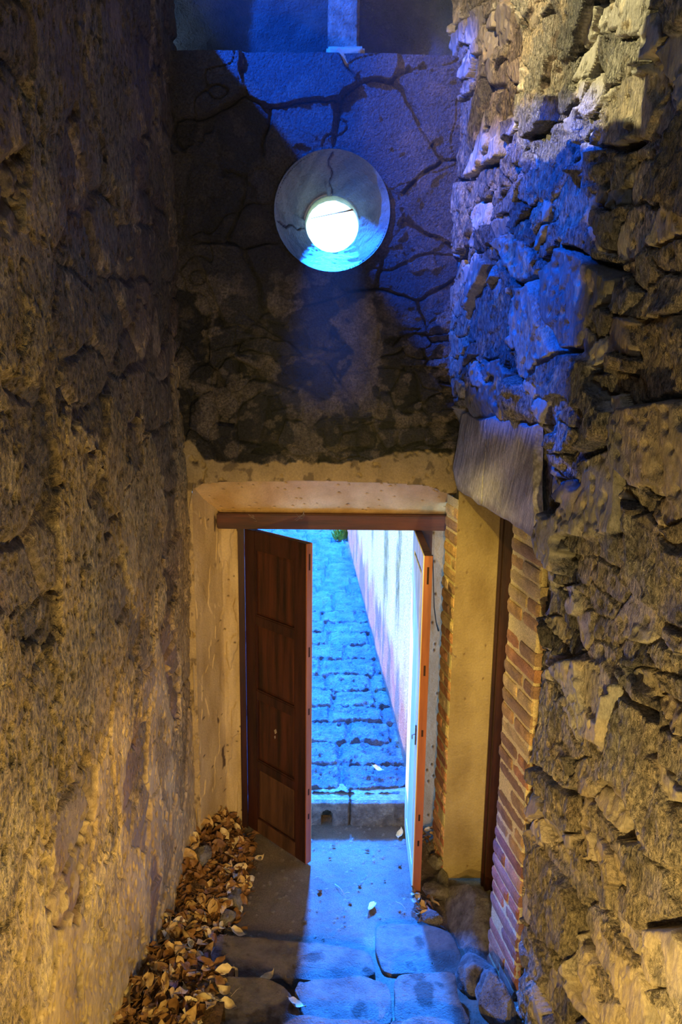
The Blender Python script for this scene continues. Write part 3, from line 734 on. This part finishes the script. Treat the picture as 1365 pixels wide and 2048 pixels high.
# stones by the right leaf
for c, r, s, l in (((.625, 3.80, .05), (.075, .06, .04), 21, 'rounded brown stone tucked behind foot of the right door leaf'),
                   ((.575, 3.60, .035), (.065, .055, .035), 24, 'broken stone lit cyan among leaves at right of doorway'),
                   ((.61, 3.45, .02), (.04, .035, .03), 27, 'small brown stone nearest the camera in the heap right of the doorway'),
                   ((.66, 4.05, .06), (.045, .05, .05), 29, 'grey stone in the dark corner between right leaf and brick pier'),
                   ((.67, 4.22, .05), (.05, .05, .045), 31, 'grey stone deepest in the dark corner behind the right leaf')):
    boulder('loose_stone', c, r, s, M['rock'], l, 'stone', 'loose stones on the floor', sub=3)
for px, py, z, r, s, l in ((405, 1705, .20, (.065, .05, .05), 33, 'grey brown stone half buried in the top of the leaf heap'),
                     (470, 1790, .06, (.05, .09, .035), 35, 'long tilted stone at right side of the leaf heap'),
                     (455, 1830, .05, (.05, .06, .05), 37, 'pointed pale stone among leaves just behind the lowest step'),
                     (458, 1862, .03, (.035, .03, .03), 39, 'small dark stone resting against back of the lowest step')):
    q = atZ(px, py, z); boulder('loose_stone', (q[0], q[1], z-.015), r, s, M['rock'], l, 'stone', 'loose stones on the floor', sub=3, rot=s)
rs = random.Random(5)
spots = [(668, 1690), (560, 1795), (547, 1822), (520, 1715), (700, 1805), (640, 1780), (770, 1760), (590, 1760), (735, 1700), (800, 1730), (610, 1840), (690, 1845), (660, 1715), (505, 1752), (565, 1740), (720, 1770)]
for k, (px, py) in enumerate(spots):
    q = atZ(px, py, .01); r = rs.uniform(.006, .013)
    boulder('pebble', (q[0], q[1], .008), (r*1.2, r, r*.7), 50+k, M['rock'], 'tiny pebble lying on the dusty floor inside the door', 'pebble', 'pebbles on the dusty floor', sub=2)

# kerb under the doorway, with drain hole
def build_kerb():
    ks = empty('stone_kerb', (0, 4.54, 0), label='grey stone kerb across the doorway with a small arched drain hole', category='kerb')
    def blk(x0, x1, nm, hole=None, seed=0, **tags):
        nx, nz = int((x1-x0)/.006)+2, 30
        X, Z = np.meshgrid(np.linspace(x0, x1, nx), np.linspace(-.04, .168, nz), indexing='ij')
        n = fbm(X*12, Z*12, 701+seed, 4)
        ex = np.minimum(X-x0, x1-X)
        Y = 4.50-.008*n+.02*(1-sst(0, .012, ex))+.025*sst(.150, .168, Z)
        if hole is not None:
            d = np.where(Z < .07, np.abs(X-hole), np.hypot(X-hole, (Z-.07)*1.0)); Y = Y+.28*(1-sst(.030, .036, d+.003*n))
        tone = mix((.14, .12, .09), (.34, .31, .24), np.clip(.5+n*1.3, 0, 1))
        # top surface rows
        yt = np.linspace(4.53, 4.72, 20); XT, YT = np.meshgrid(np.linspace(x0, x1, nx), yt, indexing='ij')
        nt_ = fbm(XT*10, YT*10, 711+seed, 4); ZT = .168+.006*nt_-.01*(1-sst(0, .012, np.minimum(XT-x0, x1-XT)))
        tt = mix((.30, .29, .27), (.5, .49, .46), np.clip(.5+nt_, 0, 1))
        P = np.concatenate([np.stack([X, Y, Z], -1), np.stack([XT, YT, ZT], -1)], 1); T = np.concatenate([tone, tt], 1)
        o = np_mesh(nm, P.reshape(-1, 3), grid_faces(nx, nz+20), T.reshape(-1, 3), M['cobble'], parent=ks)
        o.matrix_parent_inverse = Matrix.Translation(ks.location).inverted()
        for k, v in tags.items(): o[k] = v
    blk(-.56, .145, 'kerb_block', hole=-.008, seed=0, label='kerb block with the drain hole')
    blk(.15, .62, 'kerb_block', seed=40)
build_kerb()

# ================================================================== LANE OUTSIDE
SL = .055
def zl(y): return .165+SL*(y-4.62)
def wall_x(y): return .545-.053*(y-4.75)
def build_lane():
    xx = spaced((-2.2, -.9, .03), (-.9, .9, .0095)); yy = spaced((4.60, 8, .011), (8, 13.5, .024), (13.5, 22, .1))
    X, Y = np.meshgrid(xx, yy, indexing='ij')
    # coursed flags: rows across the lane of uneven depth
    wy = Y+.035*fbm(X*3, Y*3, 801, 3); wx = X+.03*fbm(X*3, Y*3, 805, 3)
    row = wy/.29+.25*perlin(wy*.9, wy*0, 807); ri = np.floor(row); rf = row-ri
    off = rnd(ri, ri*0, 811); wdt = .30+.25*rnd(ri, ri*0+1, 813)
    col = wx/wdt+off*3; ci = np.floor(col); cf = col-ci
    ed = np.minimum(np.minimum(rf, 1-rf)*.29, np.minimum(cf, 1-cf)*wdt)
    c = rnd(ri, ci, 817)
    h = .036*sst(.004, .030, ed+.006*fbm(X*18, Y*18, 819, 2))+.014*(c-.5)
    h += .030*fbm(X*7, Y*10, 821, 4)+.022*ridge(X*11, Y*20, 825, 3)*.8
    h += .01*fbm(X*30, Y*40, 827, 2)
    tone = mix((.035, .05, .07), (.16, .17, .19), np.clip(.5+1.3*fbm(X*6, Y*9, 831, 4)+.3*(c-.5), 0, 1))
    tone = mix(tone, (.10, .09, .07), (1-sst(.0, .018, ed))*.7)
    tone = mix(tone, (.22, .26, .12), sst(.0, .25, fbm(X*3, Y*2, 835, 3))*sst(.15, .0, wall_x(Y)-X)*.8)
    P = np.stack([X, Y, zl(Y)-.03+h], -1).reshape(-1, 3)
    np_mesh('lane_paving', P, grid_faces(len(xx), len(yy)), tone.reshape(-1, 3), M['cobble'], kind='structure', label='steep lane paved with rough blue grey stone flags')
build_lane()
def build_lane_wall():
    yy = spaced((4.64, 10.9, .022)); zz = spaced((-.1, 4.2, .022))
    Y, Z = np.meshgrid(yy, zz, indexing='ij')
    zr = Z-zl(Y)
    h = .012*fbm(Y*2, Z*2, 901, 4)+.006*fbm(Y*14, Z*10, 905, 3)
    q_ = np.zeros_like(Y)
    for yc_, w_, z_ in ((5.50, .10, .85), (6.25, .16, .80), (7.3, .10, 1.0), (8.6, .10, 1.1)):
        q_ = np.maximum(q_, (1-sst(w_*.5, w_*1.3, np.abs(Y-yc_+.05*fbm(Y*3, Z*3, 912, 3))))*sst(z_, z_+.45, Z+.3*fbm(Y*9, Z*2, 914, 3)))
    stain = np.clip(q_*(.55+1.1*fbm(Y*22, Z*8, 913, 3)+.3), 0, 1)
    dado = 1-sst(.40, .70, zr+.45*fbm(Y*3, Z*1.2, 915, 4))
    grey = sst(.02, .20, fbm(Y*2.6, Z*1.1, 917, 4)+.1*fbm(Y*20, Z*9, 919, 3))
    tone = mix((.62, .52, .13), (.74, .67, .34), np.clip(.5+fbm(Y*2, Z*1.5, 921, 3), 0, 1))
    tone = mix(tone, (.15, .16, .0), stain*.95)
    d = mix((.46, .17, .12), (.52, .32, .24), np.clip(.5+fbm(Y*9, Z*5, 923, 4), 0, 1))
    d = mix(d, (.12, .13, .12), grey*.85)
    tone = mix(tone, d, dado*.9)
    tone = mix(tone, (.2, .22, .12), (1-sst(.02, .10, zr))*.5)
    P = np.stack([wall_x(Y)+.012-h, Y, Z], -1).reshape(-1, 3)
    np_mesh('lane_wall', P, grid_faces(len(yy), len(zz)), tone.reshape(-1, 3), M['render'], kind='structure', label='sunlit lane wall, stained white and yellow above faded pink')
build_lane_wall()
x9 = wall_x(10.9)
box_obj('wall_lane_corner', (x9-.02, x9+.5, 10.88, 11.3, 0, 4.2), M['weathered'], b=.01, kind='structure')
box_obj('wall_lane_return', (x9+.02, 2.6, 4.7, 11.2, 4.1, 4.2), M['lanewall_far'], b=0, kind='structure') if False else None
box_obj('wall_lane_left', (-2.5, -2.0, 4.66, 22, -.1, 1.95), M['lanewall_far'], b=.01, kind='structure')
box_obj('wall_lane_far', (x9+.25, x9+.7, 11.3, 22, 0, 4.5), M['lanewall_far'], b=.01, kind='structure')
box_obj('ground_outside', (-8, 8, 4.66, 40, -.35, -.2), M['rock'], b=0, kind='structure')
# small weed at the wall corner
def weed():
    bm = bmesh.new(); r = random.Random(3); c = Vector((x9-.05, 10.7, zl(10.7)))
    for k in range(160):
        a = r.uniform(0, 2*PI); ln = r.uniform(.06, .22); d = Vector((math.cos(a)*.6-.2, math.sin(a)*.6, r.uniform(.5, 1.4))).normalized()
        b = c+Vector((r.uniform(-.10, .05), r.uniform(-.2, .2), 0)); s = d.orthogonal().normalized()*.014
        v = [bm.verts.new(b), bm.verts.new(b+d*ln*.5+s), bm.verts.new(b+d*ln), bm.verts.new(b+d*ln*.5-s)]; bm.faces.new(v)
    from_bm('weed_tuft', bm, M['green'], label='small green weed growing at the far corner of the lane wall', category='plant')
weed()
# line seen through the round window
bm = bmesh.new()
a = atY(622, 437, 4.64); b = atY(722, 416, 4.64); m_ = (a+b)/2
tube(bm, [tuple(a), tuple(m_), tuple(b)], [.0012, .0022, .008], 8)
from_bm('dry_stalk', bm, M['edgewood'], smooth=True, label='thin rust brown stalk crossing the bright round window', category='stalk')

# ================================================================== DOOR LEAVES
def leaf_door(name, hinge, free, zb, label, outer_mat):
    """panelled leaf in local x along its width from the hinge; local -y is the room face"""
    L_ = math.hypot(free[0]-hinge[0], free[1]-hinge[1]); ang = math.atan2(free[1]-hinge[1], free[0]-hinge[0])
    root = empty(name, (hinge[0], hinge[1], zb), label=label, category='door'); root.rotation_euler = (0, 0, ang)
    H = 2.015; T = .042; sw = .095
    def bx(n, x0, x1, y0, y1, z0, z1, mat, b=.003, par=root, **tags): return box_obj(n, (x0, x1, y0, y1, z0, z1), mat, par, b, **tags)
    bx('stile', 0, sw, -T/2, T/2, 0, H, M['redwood']); bx('stile', L_-sw, L_-.004, -T/2, T/2, 0, H, M['redwood'])
    rails = [(0, .10), (.46, .515), (.94, .995), (1.43, 1.485), (H-.11, H)]
    for z0, z1 in rails: bx('rail', sw, L_-sw, -T/2, T/2, z0, z1, M['redwood'] if z0 > .1 else M['dustwood'])
    for (a, b), (c, d) in zip(rails, rails[1:]):
        m = M['panelwood'] if b > .2 else M['dustwood']
        bm = bmesh.new()
        # raised field: sunk border and a flat middle
        for s in (-1, 1):
            y_o = s*.006; y_i = s*.0125
            x0, x1, z0, z1 = sw-.004, L_-sw+.004, b-.004, c+.004; q = .03
            o = [bm.verts.new(p) for p in ((x0, y_o, z0), (x1, y_o, z0), (x1, y_o, z1), (x0, y_o, z1))]
            i = [bm.verts.new(p) for p in ((x0+q, y_i, z0+q), (x1-q, y_i, z0+q), (x1-q, y_i, z1-q), (x0+q, y_i, z1-q))]
            for k in range(4): bm.faces.new((o[k], o[(k+1) % 4], i[(k+1) % 4], i[k]))
            bm.faces.new(i)
        pn = from_bm('panel', bm, m, root)
    # bead around each panel on the room face
    for (a, b), (c, d) in zip(rails, rails[1:]):
        bm = bmesh.new(); x0, x1 = sw, L_-sw
        for s in (-1, 1):
            yy = s*(T/2-.008)
            for P in (((x0, x0+.008), (b, c)), ((x1-.008, x1), (b, c)), ((x0, x1), (b, b+.008)), ((x0, x1), (c-.008, c))):
                box(bm, P[0][0], P[0][1], yy-.005, yy+.005, P[1][0], P[1][1])
        from_bm('bead', bm, M['redwood'], root)
    e = bx('meeting_edge', L_-.004, L_+.004, -T/2-.001, T/2+.001, 0, H, M['edgewood'], .001, label='orange bare wood edge with dark mortise slots')
    for z0, z1 in ((1.86, 1.955), (1.34, 1.40), (.98, 1.02), (.46, .50), (.30, .335)):
        bx('mortise_slot', L_+.0035, L_+.005, -.006, .005, z0, z1, M['slot'], 0, par=e)
    # weather face (outside): boards given a pale colour
    s = 1 if outer_mat == 'L' else -1
    y0, y1 = (T/2, T/2+.006) if s > 0 else (-T/2-.006, -T/2)
    bm = bmesh.new(); box(bm, 0, .10, y0, y1, 0, H); box(bm, L_-.075, L_, y0, y1, 0, H); box(bm, .10, L_-.075, y0, y1, H-.1, H); box(bm, .10, L_-.075, y0, y1, 0, .12)
    box(bm, .125, L_-.10, y0, y1, .145, H-.125)
    from_bm('weather_board', bm, M['palewood'], root, label='pale outer face')
    for z in (.22, .78, 1.28, 1.84):
        bm = bmesh.new(); tube(bm, [(-.004, -T/2*.2, z), (-.004, -T/2*.2, z+.08)], .0065, 8); box(bm, -.003, .001, -T/2+.004, T/2-.004, z+.003, z+.077)
        from_bm('hinge', bm, M['iron'], root)
    return root, L_, T
fl = atZ(617, 1087, 2.03)
LL, L_l, T_ = leaf_door('door_leaf', (-.512, 4.475), (fl[0]+.005, fl[1]), .015, 'left dark red panelled wooden door leaf, half open, with four panels', 'L')
fr = atZ(858, 1112, 2.03)
LR, L_r, _ = leaf_door('door_leaf', (.535, 4.475), (fr[0], fr[1]+.0), .015, 'right door leaf folded back, showing orange edge and pale sunlit outer face', 'R')
# paint flake on the left leaf
bm = bmesh.new()
for k, (x, z, w, h_) in enumerate(((.27, .775, .013, .018), (.265, .735, .006, .012))):
    v = [bm.verts.new((x+dx*w, -.0135-.002, z+dz*h_)) for dx, dz in ((-1, .2), (-.2, -1), (1, -.1), (.3, 1))]; bm.faces.new(v)
    r = bmesh.ops.extrude_face_region(bm, geom=bm.faces[-1:]); [setattr(q, 'co', q.co+Vector((0, .002, 0))) for q in r['geom'] if isinstance(q, bmesh.types.BMVert)]
from_bm('worn_patch', bm, M['web'], LL, label='pale bare spot in the paint')
# latch bolt on the outer side of the right leaf
bm = bmesh.new(); tube(bm, [(L_r-.055, -T_/2-.010, .90), (L_r-.055, -T_/2-.010, 1.02)], .004, 8)
box(bm, L_r-.066, L_r-.044, -T_/2-.009, -T_/2-.005, .93, .95); box(bm, L_r-.066, L_r-.044, -T_/2-.009, -T_/2-.005, .985, 1.0)
tube(bm, [(L_r-.055, -T_/2-.012, .965), (L_r-.052, -T_/2-.03, .96), (L_r-.045, -T_/2-.03, .94)], .003, 6)
from_bm('latch_bolt', bm, M['iron'], LR)
# black hanging wire beside the right leaf
bm = bmesh.new(); pts = [atY(866, 1110, 4.47), atY(868, 1180, 4.47), atY(869, 1215, 4.47), atY(873, 1245, 4.47), atY(878, 1262, 4.47)]
tube(bm, [tuple(p) for p in pts], [.003, .003, .0035, .0035, .006], 8)
from_bm('hanging_wire', bm, M['black'], smooth=True, label='thin black wire hanging on the plaster behind the right door leaf', category='wire')
# dried nests and cobwebs
def web(pts, label, seed):
    bm = bmesh.new(); r = random.Random(seed)
    for a, b in pts:
        a, b = Vector(a), Vector(b); mid = (a+b)/2+Vector((0, 0, -.012*r.random()))
        tube(bm, [a, mid, b], .0008, 4)
    from_bm('cobweb', bm, M['web'], smooth=True, label=label, category='cobweb')
def web_px(cx, cy, y, label, seed, n=9, s=16):
    r = random.Random(seed); L = []
    p_ = atY(cx, cy, y)
    for k in range(n):
        q_ = atY(cx+r.uniform(-s, s), cy+r.uniform(-s*.8, s*.8), y); L.append((p_, q_)); p_ = q_ if k % 2 else p_
    web(L, label, seed)
web_px(600, 1032, 4.42, 'dusty cobweb clinging to middle of the door head beam', 1, 10, 14)
web_px(505, 1035, 4.42, 'dusty cobweb at left end of the door head beam', 2, 7, 10)
web_px(905, 1310, 3.995, 'ragged cobweb on the ochre reveal at mid height beside the narrow pier', 4, 9, 10)
web_px(912, 1170, 3.995, 'small dusty cobweb high on the ochre reveal beside the narrow pier', 5, 5, 6)

# ================================================================== LEAVES, TWIGS
def leaf_mesh(seed, mat, L=.07, Wd=.036):
    r = random.Random(seed); bm = bmesh.new(); nu, nv = 9, 5
    curl = r.uniform(-.5, 1.2); fold = r.uniform(.1, .7); tw = r.uniform(-.6, .6); pt = r.uniform(.6, 1.1)
    G = []
    for i in range(nu):
        t = i/(nu-1); w = Wd*.5*(math.sin(PI*t**pt)**.75+.02)*(1+.12*r.uniform(-1, 1)); row = []
        for j in range(nv):
            s = (j/(nv-1)-.5)*2
            x = (t-.5)*L; y = s*w; z = abs(s)**1.3*w*fold+curl*.022*math.sin(PI*t)*(1 if curl < .4 else -1)+.006*math.sin(t*7+s*2+seed)
            a = tw*(t-.5); y, z = y*math.cos(a)-z*math.sin(a), y*math.sin(a)+z*math.cos(a)
            row.append(bm.verts.new((x, y, z)))
        G.append(row)
    for i in range(nu-1):
        for j in range(nv-1): bm.faces.new((G[i][j], G[i+1][j], G[i+1][j+1], G[i][j+1]))
    tube(bm, [(-L*.5, 0, 0), (-L*.5-.008, .001, .001), (-L*.5-.014, .003, 0)], .0011, 5)
    me = bpy.data.meshes.new('dry_leaf'); bm.to_mesh(me); bm.free()
    me.polygons.foreach_set('use_smooth', [True]*len(me.polygons)); me.materials.append(mat); return me
LM = [leaf_mesh(k, M[('leaf1', 'leaf2', 'leaf3', 'leaf1', 'leaf1', 'leaf2')[k % 6]], random.Random(k).uniform(.075, .11), random.Random(k+50).uniform(.036, .05)) for k in range(14)]
def stair_z(y):
    for (y1, z1), (y0, z0) in zip(prof, prof[1:]):
        if y0 <= y <= y1: return z0+(z1-z0)*(y-y0)/(y1-y0)
    return 0.
def heap_h(x, y):
    """height of the litter surface over the ground near the left wall"""
    if x > -.57 and y > 4.33: return 0.
    base = 0. if y > 3.40 else (.115 if y > 3.04 else (.265 if y > 2.72 else .40))
    if y > 3.40:
        reach = .40 if y > 3.6 else .36; d = (x-XL)/reach
        top = .22 if y > 3.9 else .12+.10*(y-3.4)/.5
    elif y > 3.04: reach, top, d = .22, .13, (x-XL)/.22
    else: reach, top, d = .30, .12, (x-XL)/.30
    return base+top*max(0, 1-d)**.8 if d < 1 else base
def mound():
    xs = np.linspace(XL-.03, XL+.42, 30); ys = np.linspace(2.3, 4.47, 140); P = []
    for x in xs:
        for y in ys: P.append((x, y, heap_h(x, y)-.025+.012*mnoise.noise(Vector((x*20, y*20, 1)))))
    np_mesh('leaf_litter', np.array(P), grid_faces(len(xs), len(ys)), None, M['litter'], kind='stuff', label='brown crumbled leaf litter along the foot of the left wall')
mound()
rl = random.Random(11)
def add_leaf(x, y, z, label, group, flat=.6, k=None, sc=None):
    o = bpy.data.objects.new('dry_leaf', LM[k if k is not None else rl.randrange(len(LM))]); COL.objects.link(o)
    o.location = (x, y, z); o.rotation_euler = (rl.gauss(0, flat), rl.gauss(0, flat), rl.uniform(0, 2*PI))
    s = sc or rl.uniform(.75, 1.15); o.scale = (s, s, s)
    o['label'] = label; o['category'] = 'leaf'
    if group: o['group'] = group
    return o
zones = [(120, 3.42, 4.42, .38, 'dry brown leaf in the big heap between left wall and door', 'leaves in the big heap by the door'),
         (62, 3.04, 3.40, .26, 'dry tan leaf heaped on left end of the lowest step', 'leaves on the lowest step'),
         (90, 2.45, 3.04, .36, 'dry leaf in the heap at bottom left against the left wall', 'leaves at the bottom left')]
for n, y0, y1, wdt, lab, grp in zones:
    for k in range(n):
        y = rl.uniform(y0, y1); x = XL+.02+wdt*rl.random()**1.15
        if y > 4.1 and x > -.55: x -= .1
        add_leaf(x, y, heap_h(x, y)+rl.uniform(.0, .022), lab, grp, .55)
# the rest of the heap, beneath and between, as one mass
def leaf_mass():
    src = []
    for me in LM[:6]:
        v = np.empty(len(me.vertices)*3, dtype=np.float32); me.vertices.foreach_get('co', v)
        src.append((v.reshape(-1, 3), [tuple(p.vertices) for p in me.polygons if len(p.vertices) == 4]))
    Pn, Fn, n0 = [], [], 0
    for k in range(900):
        y = rl.uniform(2.35, 4.44); w = .38 if y > 3.4 else (.22 if y > 3.04 else .32); x = XL+.01+w*rl.random()**1.1
        v, f = src[k % len(src)]
        R = np.array(Matrix.Rotation(rl.uniform(0, 6.28), 3, 'Z') @ Matrix.Rotation(rl.gauss(0, .6), 3, 'X') @ Matrix.Rotation(rl.gauss(0, .6), 3, 'Y'))
        Pn.append((v*rl.uniform(.7, 1.05)) @ R.T+np.array([x, y, heap_h(x, y)+rl.uniform(-.03, .0)])); Fn.append(np.array(f)+n0); n0 += len(v)
    np_mesh('leaf_heap', np.concatenate(Pn), np.concatenate(Fn), None, M['leaf2'], kind='stuff', label='packed brown leaves beneath the loose ones along the left wall')
leaf_mass()
for px, py, z, lab in ((520, 1715, .02, 'single curled leaf lying just below the left door leaf'),
                       (478, 1863, .03, 'single pale leaf against the back of the lowest step'),
                       (536, 1951, .15, 'pale leaf in the gap between lowest step and middle slab'),
                       (468, 1952, .15, 'rounded leaf lying behind the dark step stone'),
                       (447, 1979, .29, 'cupped straw coloured leaf on the dark step stone'),
                       (428, 1997, .29, 'flat oval leaf on the dark step stone, left of the cupped one'),
                       (457, 2007, .29, 'narrow leaf on the dark step stone, nearest the camera'),
                       (743, 1812, .02, 'pale leaf on the blue lit floor in the middle of the doorway'),
                       (800, 1665, .02, 'leaf on the floor beside the kerb at foot of right leaf'),
                       (880, 1905, .04, 'long pale leaf on the worn flag near the boulder'),
                       (852, 1925, .04, 'small curled leaf on the worn flag near its front edge'),
                       (757, 1536, .24, 'single white leaf lying on the lane outside'),
                       (595, 2005, .28, 'scrap of leaf at the edge of the middle step slab')):
    q = atZ(px, py, z); add_leaf(q[0], q[1], z+.004, lab, None, .25, k=(2 if z > .0 else 0), sc=.85)
for k in range(20):
    a = rl.uniform(0, 1); px, py = rl.uniform(825, 885), rl.uniform(1780, 1850)
    q = atZ(px, py, .03); add_leaf(q[0], q[1], .03+rl.uniform(0, .03), 'dry leaf among the loose stones right of the doorway', 'leaves right of the doorway', .5, sc=.7)
for k in range(14):
    add_leaf(rl.uniform(.60, .68), rl.uniform(3.95, 4.40), .06+rl.uniform(0, .05), 'dry leaf in the dark corner behind the right door leaf', 'leaves behind the right leaf', .6, sc=.7)
def twig(p0, p1, z0, z1, lab, r=.0022):
    a = atZ(*p0, z0); b = atZ(*p1, z1); m = (a+b)/2+np.array([.004, .003, .006]); bm = bmesh.new()
    tube(bm, [tuple(a), tuple(m), tuple(b)], [r, r*.9, r*.5], 6); from_bm('twig', bm, M['twig'], smooth=True, label=lab, category='twig')
twig((670, 1768), (690, 1790), .012, .012, 'pale forked twig on the blue floor, its left arm')
twig((700, 1785), (683, 1791), .014, .012, 'short pale twig crossing the forked one on the blue floor', .0016)
twig((430, 1893), (410, 1930), .125, .125, 'straight straw lying on left part of the lowest step', .0012)
twig((792, 1803), (812, 1818), .02, .03, 'thin twig sticking out of the leaves right of the doorway', .0014)
twig((462, 1993), (480, 1975), .285, .29, 'thin dark twig on the dark step stone', .0014)

# thin dusty haze hanging in the stairwell, which shows the shaft of daylight
if True:
    hz = bpy.data.materials.new('dust_haze'); hz.use_nodes = True; nt = hz.node_tree; nt.nodes.clear()
    vo = nt.nodes.new('ShaderNodeVolumeScatter'); vo.inputs['Density'].default_value = .028; vo.inputs['Anisotropy'].default_value = .1
    om = nt.nodes.new('ShaderNodeOutputMaterial'); nt.links.new(vo.outputs[0], om.inputs['Volume'])
    box_obj('haze', (-.80, .66, 2.9, 4.15, 2.4, 5.5), hz, b=0, kind='stuff', label='thin dusty haze in front of the end wall')
